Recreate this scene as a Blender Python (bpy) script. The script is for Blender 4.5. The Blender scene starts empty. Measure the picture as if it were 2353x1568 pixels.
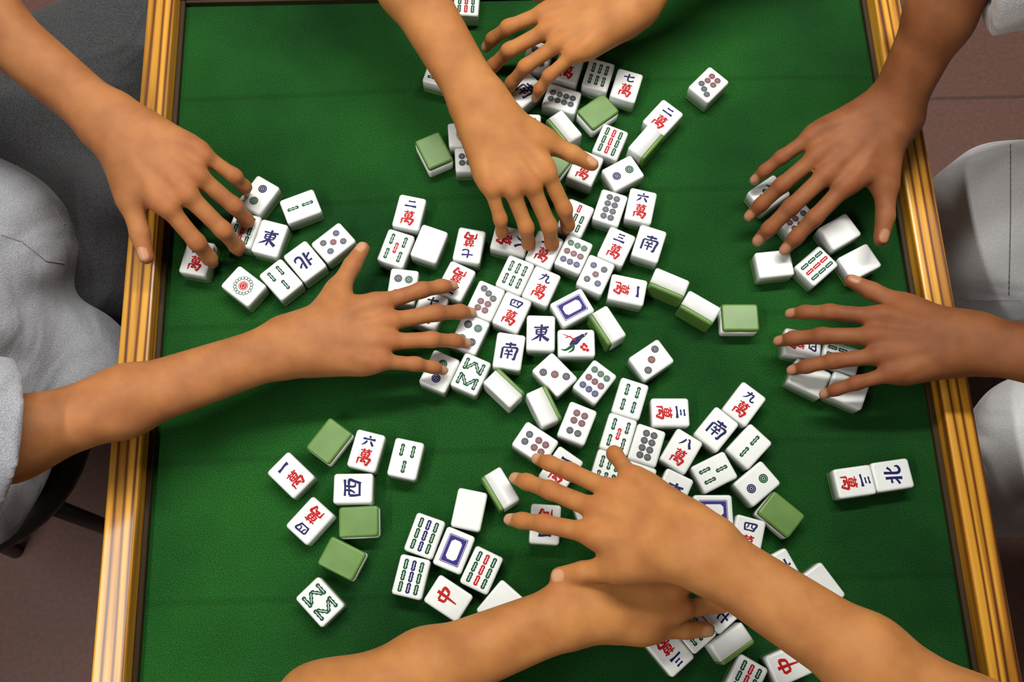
import bpy, bmesh, math, random
import numpy as np
import openvdb
from mathutils import Matrix, Vector

sc = bpy.context.scene
COL = sc.collection
random.seed(7)
VOX = 0.0021          # voxel of the skin surfaces, metres

# ------------------------------------------------------------------ camera
FELT = 0.75           # height of the playing surface
CAM = np.array([0.0, 0.0, FELT + 0.94815])
F_PX, CX, CY = 2180.0, 1176.5, 784.0
R = np.array([[ 0.999093, -0.029986,  0.030232], [-0.037354, -0.958029,  0.284227], [ 0.02044 , -0.285099, -0.95828 ]])   # rows: world axes seen by the camera
cam_data = bpy.data.cameras.new('camera'); cam = bpy.data.objects.new('camera', cam_data); COL.objects.link(cam)
cam_data.sensor_width = 36.0
cam_data.lens = F_PX * 36.0 / 2353.0
cam_data.clip_start = 0.01
cm = Matrix.Identity(4)
for r in range(3):
    cm[r][0] = R[r][0]; cm[r][1] = -R[r][1]; cm[r][2] = -R[r][2]; cm[r][3] = CAM[r]
cam.matrix_world = cm
sc.camera = cam

def at(px, py, z):
    """world point seen at photo pixel (px, py) at height z over the felt"""
    d = R @ np.array([px - CX, py - CY, F_PX])
    return CAM + d * ((FELT + z - CAM[2]) / d[2])

# ------------------------------------------------------------------ light
sc.view_settings.view_transform = 'Standard'
sc.view_settings.look = 'None'
sc.view_settings.gamma = 1.0
sc.view_settings.use_curve_mapping = False
sc.view_settings.exposure = 0.0
w = bpy.data.worlds.new('world'); sc.world = w; w.use_nodes = True
w.node_tree.nodes['Background'].inputs[0].default_value = (1.0, 0.93, 0.82, 1)
w.node_tree.nodes['Background'].inputs[1].default_value = 0.02

def tube_light(name, loc, sx, sy, power, col):
    l = bpy.data.lights.new(name, 'AREA'); l.shape = 'RECTANGLE'; l.size = sx; l.size_y = sy
    l.energy = power; l.color = col
    o = bpy.data.objects.new(name, l); o.location = loc; COL.objects.link(o)
    return o
tube_light('ceiling_tube_lamp', (-1.06, -0.46, 2.60), 0.10, 1.70, 32, (1.0, 0.97, 0.92))
tube_light('ceiling_tube_lamp', (0.22, 1.05, 2.60), 1.9, 0.16, 57, (1.0, 0.97, 0.90))

# ------------------------------------------------------------------ materials
def lin(*c):
    return tuple(((x / 255) / 12.92 if x / 255 <= 0.04045 else ((x / 255 + 0.055) / 1.055) ** 2.4) for x in c) + (1.0,)

def mat(name, col, rough=0.5, spec=0.5, coat=0.0, sheen=0.0, sss=0.0):
    m = bpy.data.materials.new(name); m.use_nodes = True
    b = m.node_tree.nodes['Principled BSDF']
    b.inputs['Base Color'].default_value = col
    b.inputs['Roughness'].default_value = rough
    b.inputs['Specular IOR Level'].default_value = spec
    b.inputs['Coat Weight'].default_value = coat
    b.inputs['Coat Roughness'].default_value = 0.2
    b.inputs['Sheen Weight'].default_value = sheen
    if sss:
        b.inputs['Subsurface Weight'].default_value = sss
        b.inputs['Subsurface Radius'].default_value = (0.010, 0.004, 0.002)
        b.inputs['Subsurface Scale'].default_value = 0.5
    return m, m.node_tree, b

def node(nt, t, **kw):
    n = nt.nodes.new(t)
    for k, v in kw.items():
        if hasattr(n, k): setattr(n, k, v)
        else: n.inputs[k].default_value = v
    return n

def coords(nt, scale, kind='Object'):
    tc = node(nt, 'ShaderNodeTexCoord'); mp = node(nt, 'ShaderNodeMapping')
    mp.inputs['Scale'].default_value = scale
    nt.links.new(tc.outputs[kind], mp.inputs['Vector'])
    return mp.outputs['Vector']

def ramp(nt, fac, stops):
    r = node(nt, 'ShaderNodeValToRGB')
    e = r.color_ramp.elements
    e[0].position, e[0].color = stops[0]; e[1].position, e[1].color = stops[-1]
    for p, c in stops[1:-1]:
        k = e.new(p); k.color = c
    nt.links.new(fac, r.inputs['Fac'])
    return r.outputs['Color']

def bump(nt, b, fac, strength, dist):
    n = node(nt, 'ShaderNodeBump'); n.inputs['Strength'].default_value = strength; n.inputs['Distance'].default_value = dist
    nt.links.new(fac, n.inputs['Height']); nt.links.new(n.outputs['Normal'], b.inputs['Normal'])

def mix(nt, fac, a, b, mode='MIX'):
    n = node(nt, 'ShaderNodeMix'); n.data_type = 'RGBA'; n.blend_type = mode
    for sock, v in ((0, fac), (6, a), (7, b)):
        if hasattr(v, 'is_linked') or hasattr(v, 'links'): nt.links.new(v, n.inputs[sock])
        else: n.inputs[sock].default_value = v
    return n.outputs[2]

def felt_material():
    m, nt, b = mat('green_felt', lin(24, 84, 32), 0.95, 0.12, sheen=0.05)
    v = coords(nt, (1, 1, 1))
    n1 = node(nt, 'ShaderNodeTexNoise', Scale=5.0, Detail=5.0); nt.links.new(v, n1.inputs['Vector'])
    n2 = node(nt, 'ShaderNodeTexNoise', Scale=900.0, Detail=2.0); nt.links.new(v, n2.inputs['Vector'])
    c1 = ramp(nt, n1.outputs['Fac'], [(0.32, lin(12, 52, 19)), (0.72, lin(29, 84, 29))])
    c2 = ramp(nt, n2.outputs['Fac'], [(0.28, (0.32, 0.36, 0.32, 1)), (0.72, (1.65, 1.6, 1.65, 1))])
    c = mix(nt, 1.0, c1, c2, 'MULTIPLY')
    # faint creases running across the cloth
    v2 = coords(nt, (0.15, 1, 1))
    n4 = node(nt, 'ShaderNodeTexNoise', Scale=9.0, Detail=2.0); nt.links.new(v2, n4.inputs['Vector'])
    nt.links.new(c, b.inputs['Base Color'])
    wv = node(nt, 'ShaderNodeTexWave', Scale=2.3, Distortion=1.6, Detail=1.0); wv.bands_direction = 'Y'
    nt.links.new(coords(nt, (0.35, 1, 1)), wv.inputs['Vector'])
    cr = ramp(nt, wv.outputs['Fac'], [(0.0, (0.72, 0.72, 0.72, 1)), (0.012, (1, 1, 1, 1)), (1.0, (1, 1, 1, 1))])
    nt.links.new(mix(nt, 0.6, c, cr, 'MULTIPLY'), b.inputs['Base Color'])
    add = node(nt, 'ShaderNodeMath', operation='ADD'); mul = node(nt, 'ShaderNodeMath', operation='MULTIPLY'); mul.inputs[1].default_value = 3.0
    nt.links.new(n4.outputs['Fac'], mul.inputs[0]); nt.links.new(mul.outputs[0], add.inputs[0]); nt.links.new(n2.outputs['Fac'], add.inputs[1])
    bump(nt, b, add.outputs[0], 0.35, 0.0012)
    return m

def wood_material(axis):
    m, nt, b = mat('varnished_pine_' + axis, lin(205, 150, 62), 0.5, 0.3, coat=0.4)
    sc_ = (95, 2.2, 95) if axis == 'y' else (2.2, 95, 95)
    v = coords(nt, sc_)
    n1 = node(nt, 'ShaderNodeTexNoise', Scale=1.0, Detail=5.0, Distortion=1.3); nt.links.new(v, n1.inputs['Vector'])
    wv = node(nt, 'ShaderNodeTexWave', Scale=1.2, Distortion=11.0, Detail=3.0); wv.bands_direction = 'X' if axis == 'y' else 'Y'
    wv.inputs['Detail Scale'].default_value = 0.55
    nt.links.new(coords(nt, (24, 1.0, 24) if axis == 'y' else (1.0, 24, 24)), wv.inputs['Vector'])
    c1 = ramp(nt, wv.outputs['Fac'], [(0.0, lin(92, 48, 10)), (0.2, lin(168, 108, 24)), (0.5, lin(204, 144, 38)), (1.0, lin(212, 154, 50))])
    c2 = ramp(nt, n1.outputs['Fac'], [(0.36, (0.50, 0.40, 0.28, 1)), (0.54, (1.0, 1.0, 1.0, 1)), (0.8, (1.12, 1.12, 1.1, 1))])
    n3 = node(nt, 'ShaderNodeTexNoise', Scale=160.0, Detail=3.0); nt.links.new(coords(nt, (1, 0.08, 1) if axis == 'y' else (0.08, 1, 1)), n3.inputs['Vector'])
    c = mix(nt, 0.85, c1, c2, 'MULTIPLY')
    nt.links.new(c, b.inputs['Base Color'])
    bump(nt, b, n3.outputs['Fac'], 0.25, 0.0006)
    b.inputs['Coat Roughness'].default_value = 0.2
    return m

def floor_material():
    m, nt, b = mat('mauve_floor_tiles', lin(120, 88, 82), 0.55, 0.35)
    v = coords(nt, (1, 1, 1))
    v.node.inputs['Location'].default_value = (0.1, -0.993, 0)
    br = node(nt, 'ShaderNodeTexBrick'); nt.links.new(v, br.inputs['Vector'])
    br.offset = 0.0; br.squash = 1.0
    br.inputs['Color1'].default_value = lin(121, 88, 80); br.inputs['Color2'].default_value = lin(110, 80, 72); br.inputs['Mortar'].default_value = lin(96, 72, 66)
    br.inputs['Scale'].default_value = 1.0; br.inputs['Mortar Size'].default_value = 0.004
    br.inputs['Brick Width'].default_value = 1.3; br.inputs['Row Height'].default_value = 1.3
    n = node(nt, 'ShaderNodeTexNoise', Scale=120.0, Detail=4.0); nt.links.new(v, n.inputs['Vector'])
    c2 = ramp(nt, n.outputs['Fac'], [(0.3, (0.86, 0.86, 0.86, 1)), (0.7, (1.1, 1.1, 1.1, 1))])
    nt.links.new(mix(nt, 1.0, br.outputs['Color'], c2, 'MULTIPLY'), b.inputs['Base Color'])
    return m

def cloth_material(name, c_lo, c_hi, weave=650.0, fold=8.0):
    m, nt, b = mat(name, c_hi, 0.9, 0.2, sheen=0.15)
    v = coords(nt, (1, 1, 1))
    n1 = node(nt, 'ShaderNodeTexNoise', Scale=fold, Detail=1.5, Distortion=1.6); nt.links.new(v, n1.inputs['Vector'])
    n2 = node(nt, 'ShaderNodeTexNoise', Scale=weave, Detail=2.0); nt.links.new(v, n2.inputs['Vector'])
    nt.links.new(ramp(nt, n2.outputs['Fac'], [(0.3, c_lo), (0.7, c_hi)]), b.inputs['Base Color'])
    mul = node(nt, 'ShaderNodeMath', operation='MULTIPLY_ADD'); mul.inputs[1].default_value = 26.0
    nt.links.new(n1.outputs['Fac'], mul.inputs[0]); nt.links.new(n2.outputs['Fac'], mul.inputs[2])
    bump(nt, b, mul.outputs[0], 0.42, 0.0016)
    return m

def skin_material(name, base, deep, nail):
    m, nt, b = mat(name, base, 0.62, 0.26, sss=0.12)
    v = coords(nt, (1, 1, 1))
    n1 = node(nt, 'ShaderNodeTexNoise', Scale=34.0, Detail=4.0); nt.links.new(v, n1.inputs['Vector'])
    n2 = node(nt, 'ShaderNodeTexVoronoi', Scale=900.0); nt.links.new(v, n2.inputs['Vector'])
    c = ramp(nt, n1.outputs['Fac'], [(0.30, deep), (0.66, base)])
    ar = node(nt, 'ShaderNodeAttribute', attribute_name='flush')
    c = mix(nt, ar.outputs['Fac'], c, tuple(np.array(deep) * np.array([1.12, 0.78, 0.72, 1])))
    an = node(nt, 'ShaderNodeAttribute', attribute_name='nail')
    c = mix(nt, an.outputs['Fac'], c, nail)
    nt.links.new(c, b.inputs['Base Color'])
    mr = node(nt, 'ShaderNodeMapRange'); mr.inputs['To Min'].default_value = 0.62; mr.inputs['To Max'].default_value = 0.32
    nt.links.new(an.outputs['Fac'], mr.inputs['Value']); nt.links.new(mr.outputs['Result'], b.inputs['Roughness'])
    bump(nt, b, n2.outputs['Distance'], 0.10, 0.0005)
    return m

M = {}
M['felt'] = felt_material()
M['wood_y'] = wood_material('y'); M['wood_x'] = wood_material('x')
M['floor'] = floor_material()
def tile_plastic(name, a, b2, rough):
    m, nt, b = mat(name, a, rough, 0.5, coat=0.15)
    n = node(nt, 'ShaderNodeTexNoise', Scale=40.0, Detail=3.0)
    nt.links.new(coords(nt, (1, 1, 1)), n.inputs['Vector'])
    nt.links.new(ramp(nt, n.outputs['Fac'], [(0.35, b2), (0.65, a)]), b.inputs['Base Color'])
    return m
M['ivory'] = tile_plastic('white_tile_plastic', lin(224, 228, 227), lin(216, 221, 219), 0.35)
M['jade'] = tile_plastic('green_tile_plastic', lin(94, 132, 60), lin(84, 122, 52), 0.42)
def ink(name, c): M[name] = mat(name, c, 0.55, 0.22)[0]
ink('ink_red', lin(172, 10, 16)); ink('ink_blue', lin(14, 14, 84)); ink('ink_green', lin(6, 72, 42))
ink('ink_dark', lin(20, 24, 44)); ink('ink_maroon', lin(88, 14, 30)); ink('ink_violet', lin(46, 34, 118))
M['dark_steel'] = mat('dark_steel', lin(40, 38, 36), 0.4)[0]
M['black_vinyl'] = mat('black_vinyl', lin(18, 17, 17), 0.45)[0]
M['black_hair'] = mat('black_hair', lin(16, 13, 12), 0.55)[0]
M['pupil'] = mat('dark_pupil', lin(20, 12, 8), 0.2)[0]
M['eye_white'] = mat('eye_white', lin(225, 220, 212), 0.2)[0]
M['thread'] = mat('grey_thread', lin(150, 150, 152), 0.9)[0]

# ------------------------------------------------------------------ helpers
def tag(o, label=None, cat=None, group=None, kind=None):
    if label: o['label'] = label
    if cat: o['category'] = cat
    if group: o['group'] = group
    if kind: o['kind'] = kind
    return o

def empty(name, loc=(0, 0, 0), rz=0.0):
    o = bpy.data.objects.new(name, None); o.empty_display_size = 0.02
    o.location = loc; o.rotation_euler = (0, 0, rz); COL.objects.link(o)
    return o

def link(name, me, parent=None):
    o = bpy.data.objects.new(name, me); COL.objects.link(o)
    if parent: o.parent = parent
    return o

def mesh_from_bm(name, bm, mats, smooth=False):
    me = bpy.data.meshes.new(name); bm.normal_update(); bm.to_mesh(me); bm.free()
    for m in (mats if isinstance(mats, list) else [mats]): me.materials.append(m)
    if smooth:
        for p in me.polygons: p.use_smooth = True
    return me

def add_box(bm, lo, hi, bev=0.0, seg=2):
    r = bmesh.ops.create_cube(bm, size=1.0)
    lo, hi = Vector(lo), Vector(hi)
    for v in r['verts']:
        v.co = Vector([(lo[i] + hi[i]) / 2 + v.co[i] * (hi[i] - lo[i]) for i in range(3)])
    if bev:
        es = list({e for v in r['verts'] for e in v.link_edges})
        bmesh.ops.bevel(bm, geom=es, offset=bev, segments=seg, profile=0.5, affect='EDGES')

def add_cyl(bm, a, b, ra, rb, n=24):
    a, b = Vector(a), Vector(b); d = b - a
    m = Matrix.Translation((a + b) / 2) @ d.to_track_quat('Z', 'Y').to_matrix().to_4x4()
    bmesh.ops.create_cone(bm, cap_ends=True, segments=n, radius1=ra, radius2=rb, depth=d.length, matrix=m)

# ------------------------------------------------------------------ setting and table
bm = bmesh.new(); add_box(bm, (-2.4, -2.2, -0.06), (2.4, 2.6, 0.0))
tag(link('floor', mesh_from_bm('floor', bm, M['floor'])), 'mauve brown tiled floor below the table', None, None, 'structure')
def plain_wall(name, lo, hi, m):
    bm = bmesh.new(); add_box(bm, lo, hi); tag(link(name, mesh_from_bm(name, bm, m)), None, None, None, 'structure')
M['plaster'] = mat('cream_plaster', lin(112, 112, 110), 0.9, 0.2)[0]
plain_wall('wall_left', (-2.5, -2.2, 0), (-2.4, 2.6, 2.75), M['plaster'])
plain_wall('wall_right', (2.4, -2.2, 0), (2.5, 2.6, 2.75), M['plaster'])
plain_wall('wall_back', (-2.5, 2.6, 0), (2.5, 2.7, 2.75), M['plaster'])
plain_wall('wall_front', (-2.5, -2.3, 0), (2.5, -2.2, 2.75), M['plaster'])
plain_wall('ceiling', (-2.5, -2.3, 2.75), (2.5, 2.7, 2.85), M['plaster'])

XL, XR, YB, YT = -0.336, 0.460, -0.100, 0.702      # inside of the rails
RW, RH = 0.0305, 0.025
table = tag(empty('mahjong_table', (0.062, 0.301, 0)), 'square mahjong table with green felt top and raised varnished pine rails', 'table')
def tpart(name, bm, m, parent=table, smooth=False):
    off = Vector(table.location)
    bmesh.ops.translate(bm, verts=bm.verts, vec=-off)
    return link(name, mesh_from_bm(name, bm, m, smooth), parent)
bm = bmesh.new(); add_box(bm, (XL, YB, FELT - 0.012), (XR, YT, FELT)); tpart('felt_top', bm, M['felt'])
bm = bmesh.new(); add_box(bm, (XL, YB, FELT - 0.032), (XR, YT, FELT - 0.0121)); tpart('under_board', bm, M['wood_x'])
zr0, zr1 = FELT - 0.045, FELT + RH
def rail(lo, hi, m):
    bm = bmesh.new(); add_box(bm, lo, hi, 0.0025, 2); return tpart('rail', bm, m)
rail((XL - RW, YB - RW, zr0), (XL, YT + RW, zr1), M['wood_y'])
rail((XR, YB - RW, zr0), (XR + RW, YT + RW, zr1), M['wood_y'])
rail((XL + 0.0002, YT, zr0), (XR - 0.0002, YT + RW, zr1), M['wood_x'])
def shade_strip(lo, hi):  # added dark strip standing in for the shade where rail meets felt
    bm = bmesh.new(); add_box(bm, lo, hi, 0.0008, 1); tpart('edge_shade_strip', bm, M['edge_shade'])
M['edge_shade'] = mat('rail_edge_shade', lin(52, 38, 18), 0.6, 0.3)[0]  # dark brown paints that shade into the strip colour
shade_strip((XL + .0002, YB + .0002, FELT + .0001), (XL + .0055, YT - .0002, FELT + .007)); shade_strip((XR - .0055, YB + .0002, FELT + .0001), (XR - .0002, YT - .0002, FELT + .007))
shade_strip((XL + .0058, YT - .0055, FELT + .0001), (XR - .0058, YT - .0002, FELT + .007)); shade_strip((XL + .0058, YB + .0002, FELT + .0001), (XR - .0058, YB + .0055, FELT + .007))
rail((XL + 0.0002, YB - RW, zr0), (XR - 0.0002, YB, zr1), M['wood_x'])
for sx in (XL + 0.004, XR - 0.044):
    for sy in (YB + 0.004, YT - 0.044):
        bm = bmesh.new(); add_box(bm, (sx, sy, 0.0), (sx + 0.04, sy + 0.04, FELT - 0.0325), 0.003); tpart('leg', bm, M['wood_x'])

def stool(x, y, label):
    s = tag(empty('stool', (x, y, 0)), label, 'stool', 'round stools around the table')
    bm = bmesh.new()
    prof = [(0.0, 0.455), (0.150, 0.452), (0.168, 0.444), (0.172, 0.432), (0.168, 0.418), (0.15, 0.412), (0.0, 0.412)]
    n = 40; rings = []
    for r, z in prof:
        rings.append([bm.verts.new((0, 0, z))] if r == 0 else [bm.verts.new((r * math.cos(2 * math.pi * k / n), r * math.sin(2 * math.pi * k / n), z)) for k in range(n)])
    for a, b in zip(rings, rings[1:]):
        for k in range(n):
            q = [a[k % len(a)], b[k % len(b)], b[(k + 1) % len(b)], a[(k + 1) % len(a)]]
            u = list(dict.fromkeys(q)); bm.faces.new(u)
    bmesh.ops.recalc_face_normals(bm, faces=bm.faces)
    link('seat', mesh_from_bm('seat', bm, M['black_vinyl'], True), s)
    for k in range(4):
        a = math.pi / 4 + k * math.pi / 2; c, d = math.cos(a), math.sin(a)
        bm = bmesh.new(); add_cyl(bm, (0.17 * c, 0.17 * d, 0.0), (0.12 * c, 0.12 * d, 0.4125), 0.012, 0.012, 16)
        link('leg', mesh_from_bm('leg', bm, M['dark_steel'], True), s)
    return s
stool(-0.70, 0.27, 'black round stool under the person in the grey shirt')
stool(1.17, 0.40, 'black round stool under the person in pale grey clothes at right')
stool(0.06, 1.18, 'black round stool at the far side of the table')
stool(0.11, -0.48, 'black round stool at the near side of the table')

# ------------------------------------------------------------------ mahjong tiles
TL, TW, TT = 0.038, 0.0292, 0.0225     # length, width, thickness
SPLIT = 0.0044                          # green back below this, white body above
INKS = ['ink_red', 'ink_blue', 'ink_green', 'ink_dark', 'ink_maroon', 'ink_violet']
INK = {k.split('_')[1]: i + 1 for i, k in enumerate(INKS)}; INK['white'] = 0

def rounded_ring(bm, inset, z, n=5, rad=0.0030):
    hx, hy = TL / 2 - inset, TW / 2 - inset; r = max(rad - inset * 0.6, 0.0008); vs = []
    for cx, cy, a0 in ((hx - r, hy - r, 0), (-hx + r, hy - r, 90), (-hx + r, -hy + r, 180), (hx - r, -hy + r, 270)):
        for k in range(n + 1):
            a = math.radians(a0 + 90 * k / n); vs.append(bm.verts.new((cx + r * math.cos(a), cy + r * math.sin(a), z)))
    return vs

def loft(bm, levels):
    rings = [rounded_ring(bm, i, z) for i, z in levels]
    for a, b in zip(rings, rings[1:]):
        for k in range(len(a)):
            f = bm.faces.new((a[k], a[(k + 1) % len(a)], b[(k + 1) % len(a)], b[k])); f.smooth = True
    bm.faces.new(rings[-1]); bm.faces.new(rings[0][::-1])

class Face:
    """ink drawn on a tile face: u to the right, v up, in millimetres from the centre"""
    def __init__(s, bm): s.bm = bm; s.h = 0
    def P(s, u, v, lift=0): return s.bm.verts.new((v * 0.001, -u * 0.001, TT + 0.00005 + 0.00009 * lift + s.h))
    def poly(s, pts, ink, lift=0):
        s.h += 1.2e-6                       # later strokes lie over earlier ones
        f = s.bm.faces.new([s.P(u, v, lift) for u, v in pts]); f.material_index = INK[ink]
        f.normal_update()
        if f.normal.z < 0: f.normal_flip()
    def disc(s, u, v, r, ink, lift=0, n=22, sq=1.0):
        s.poly([(u + r * math.cos(2 * math.pi * k / n), v + sq * r * math.sin(2 * math.pi * k / n)) for k in range(n)], ink, lift)
    def strip(s, pts, ws, ink, lift=0):
        """brush stroke along smoothed points with width at each"""
        s.h += 1.2e-6
        P = np.array(pts, float); n = len(P); out = []; wo = []
        for i in range(n - 1):
            p0, p1, p2, p3 = P[max(i - 1, 0)], P[i], P[i + 1], P[min(i + 2, n - 1)]
            for t in np.linspace(0, 1, 5, endpoint=(i == n - 2)):
                out.append(0.5 * (2 * p1 + (p2 - p0) * t + (2 * p0 - 5 * p1 + 4 * p2 - p3) * t * t + (3 * p1 - p0 - 3 * p2 + p3) * t ** 3))
                wo.append(ws[i] + (ws[i + 1] - ws[i]) * t)
        out = np.array(out); tg = np.gradient(out, axis=0); tg /= np.maximum(np.linalg.norm(tg, axis=1), 1e-6)[:, None]
        nr = np.stack([-tg[:, 1], tg[:, 0]], 1)
        A = [s.P(*(o + q * x / 2), lift) for o, q, x in zip(out, nr, wo)]; B = [s.P(*(o - q * x / 2), lift) for o, q, x in zip(out, nr, wo)]
        for i in range(len(A) - 1):
            f = s.bm.faces.new((A[i], B[i], B[i + 1], A[i + 1])); f.material_index = INK[ink]; f.normal_update()
            if f.normal.z < 0: f.normal_flip()
    def glyph(s, strokes, cu, cv, size, ink, wide=1.0, slant=0.0, bold=1.4):
        k = size / 2
        for st in strokes:
            pts = [(cu + (x + slant * y) * k * wide, cv + y * k) for x, y, _ in st]
            s.strip(pts, [q * k * bold for _, _, q in st], ink)

# brush strokes: lists of (x, y, width) in a -1..1 box
def S(*a): return [tuple(a[i:i + 3]) for i in range(0, len(a), 3)]
GL = {
 'one': [S(-.95, -.05, .30, -.3, -.02, .20, .4, .10, .22, .95, .02, .34)],
 'two': [S(-.55, .50, .26, 0, .50, .18, .6, .58, .28), S(-.95, -.45, .28, 0, -.42, .20, .95, -.40, .34)],
 'three': [S(-.5, .72, .24, 0, .74, .17, .55, .80, .26), S(-.42, .12, .22, 0, .13, .16, .48, .18, .24), S(-.95, -.60, .26, 0, -.52, .20, .95, -.52, .36)],
 'four': [S(-.85, .55, .22, -.80, 0, .20, -.62, -.65, .26), S(-.85, .55, .20, 0, .62, .18, .9, .60, .24, .78, 0, .22, .55, -.62, .26), S(-.62, -.55, .18, 0, -.52, .16, .58, -.52, .2), S(-.28, .55, .16, -.3, .1, .16, -.5, -.2, .1), S(.25, .55, .16, .25, 0, .16, .55, -.12, .12)],
 'five': [S(-.7, .75, .22, 0, .78, .16, .7, .80, .24), S(-.05, .75, .2, -.2, 0, .18, -.4, -.7, .2), S(-.6, .1, .18, 0, .14, .16, .5, .16, .2, .42, -.7, .2), S(-.95, -.72, .24, 0, -.70, .18, .95, -.68, .28)],
 'six': [S(-.05, .95, .26, .05, .72, .24, .12, .55, .16), S(-.95, .32, .26, 0, .34, .18, .95, .40, .30), S(-.25, .05, .2, -.45, -.4, .24, -.9, -.85, .06), S(.25, .05, .16, .55, -.35, .28, .85, -.75, .22)],
 'seven': [S(-.9, .1, .2, 0, .22, .18, .9, .38, .28), S(-.1, .85, .24, -.12, 0, .2, -.02, -.6, .22, .4, -.72, .2, .85, -.55, .22, .85, -.3, .08)],
 'eight': [S(-.25, .6, .2, -.5, -.1, .24, -.95, -.75, .06), S(.0, .72, .18, .3, .65, .2, .5, 0, .28, .95, -.7, .34)],
 'nine': [S(-.1, .85, .24, -.2, .2, .2, -.45, -.4, .18, -.9, -.8, .05), S(-.75, .35, .2, 0, .42, .18, .42, .45, .22, .35, -.4, .22, .5, -.72, .2, .9, -.65, .2, .92, -.35, .08)],
 'wan': [S(-.75, .78, .14, 0, .78, .12, .75, .84, .18), S(-.3, 1.0, .2, -.28, .6, .14), S(.32, 1.02, .2, .25, .6, .14),
         S(-.5, .52, .16, -.45, .0, .16), S(-.5, .52, .14, 0, .54, .13, .52, .56, .2, .44, .0, .16), S(-.45, .27, .12, .46, .29, .12), S(-.45, .02, .14, .46, .04, .14), S(0, .52, .13, 0, -.1, .15, -.02, -.5, .14),
         S(-.78, -.22, .2, -.7, -.5, .2, -.72, -1.0, .1), S(-.78, -.24, .16, 0, -.2, .15, .82, -.2, .26, .75, -.6, .24, .6, -.95, .24, .32, -.82, .08), S(0, -.2, .15, -.3, -.62, .18, .3, -.58, .14), S(.1, -.4, .14, .42, -.74, .22)],
 'bei': [S(-.35, .9, .24, -.32, 0, .22, -.34, -.95, .26), S(-.9, .28, .22, -.38, .26, .14), S(-1.0, -.55, .2, -.7, -.42, .2, -.34, -.15, .12), S(.25, .95, .24, .22, .1, .22, .25, -.6, .24, .55, -.85, .24, .95, -.72, .22, 1.0, -.35, .08), S(.85, .5, .22, .6, .22, .18, .28, .06, .1)],
 'xi': [S(-.9, .85, .2, 0, .85, .15, .9, .9, .24), S(-.8, .35, .24, -.75, -.2, .2, -.6, -.85, .2), S(-.8, .38, .18, 0, .42, .15, .88, .42, .26, .78, -.2, .22, .62, -.85, .22), S(-.25, .85, .18, -.25, .2, .18, -.5, -.25, .1), S(.2, .85, .18, .18, .1, .18, .3, -.22, .18, .6, -.2, .1), S(-.6, -.72, .18, .62, -.7, .2)],
 'dong': [S(-.85, .62, .18, 0, .64, .14, .85, .7, .22), S(0, 1.0, .22, .02, 0, .2, 0, -1.0, .18), S(-.55, .38, .18, -.5, -.2, .16), S(-.55, .38, .14, 0, .4, .13, .58, .42, .2, .5, -.18, .16), S(-.5, .1, .12, .5, .12, .12), S(-.5, -.18, .14, .5, -.16, .14), S(-.05, -.2, .14, -.4, -.55, .22, -1.0, -.92, .06), S(.05, -.2, .14, .45, -.55, .28, 1.0, -.88, .32)],
 'nan': [S(-.6, .78, .18, .65, .82, .22), S(0, 1.05, .22, 0, .45, .16), S(-.8, .35, .2, -.72, -.95, .2), S(-.8, .38, .16, 0, .42, .14, .85, .42, .24, .8, -.3, .22, .75, -.9, .22, .5, -.8, .08), S(-.3, .25, .16, -.18, .02, .14), S(.3, .28, .16, .18, .02, .14), S(-.45, -.02, .13, .45, 0, .15), S(-.5, -.38, .13, .5, -.36, .15), S(0, 0, .16, 0, -.9, .16)],
 'zhong': [S(-.75, .5, .22, -.6, -.2, .2), S(-.75, .5, .18, 0, .54, .16, .8, .52, .26, .62, -.15, .22), S(-.6, -.18, .18, .62, -.14, .18), S(0, 1.0, .26, .02, 0, .22, 0, -1.35, .10)],
 'fa': [S(-.3, .98, .18, -.55, .6, .2, -1.0, .3, .08), S(-.75, .85, .18, -.2, .82, .14), S(.3, .98, .2, .5, .6, .2, 1.0, .25, .26), S(.75, .92, .18, .45, .62, .12), S(.9, .68, .16, .62, .48, .1),
        S(-.6, .2, .14, -.1, .24, .16, -.15, -.05, .14, -.62, -.1, .14), S(-.62, -.1, .14, -.6, -.4, .14, -.1, -.38, .16, -.2, -.85, .18, -.45, -.95, .06), S(.25, .25, .14, .2, -.05, .14), S(.25, .25, .14, .65, .25, .16, .62, -.05, .12, .9, -.02, .12), S(.15, -.32, .14, .75, -.28, .16, .45, -.65, .14, .05, -.95, .06), S(.3, -.45, .12, .6, -.75, .18, .98, -.95, .22)],
}
NUM = ['one', 'two', 'three', 'four', 'five', 'six', 'seven', 'eight', 'nine']

def pip(F, u, v, r, ink):
    F.disc(u, v, r, ink, 0); F.disc(u, v, r * .72, 'white', 1); F.disc(u, v, r * .665, ink, 2)
    F.disc(u, v, r * .34, 'white', 3, 14); F.disc(u, v, r * .26, ink, 4, 10)

def stick(F, u, v, ln, ink, ang=0.0, w=2.3):
    c, s = math.cos(ang), math.sin(ang)          # stick runs along v, turned by ang
    def at_(a, b): return (u + a * c - b * s, v + a * s + b * c)
    F.poly([at_(-w * .36, -ln / 2), at_(w * .36, -ln / 2), at_(w * .36, ln / 2), at_(-w * .36, ln / 2)], ink, 0)
    for k in (-1, 0, 1):
        x, y = at_(0, k * (ln / 2 - w * .45)); F.disc(x, y, w * .52, ink, 0, 12)
    F.poly([at_(-w * .075, -ln * .36), at_(w * .075, -ln * .36), at_(w * .075, ln * .36), at_(-w * .075, ln * .36)], 'white', 1)

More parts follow.
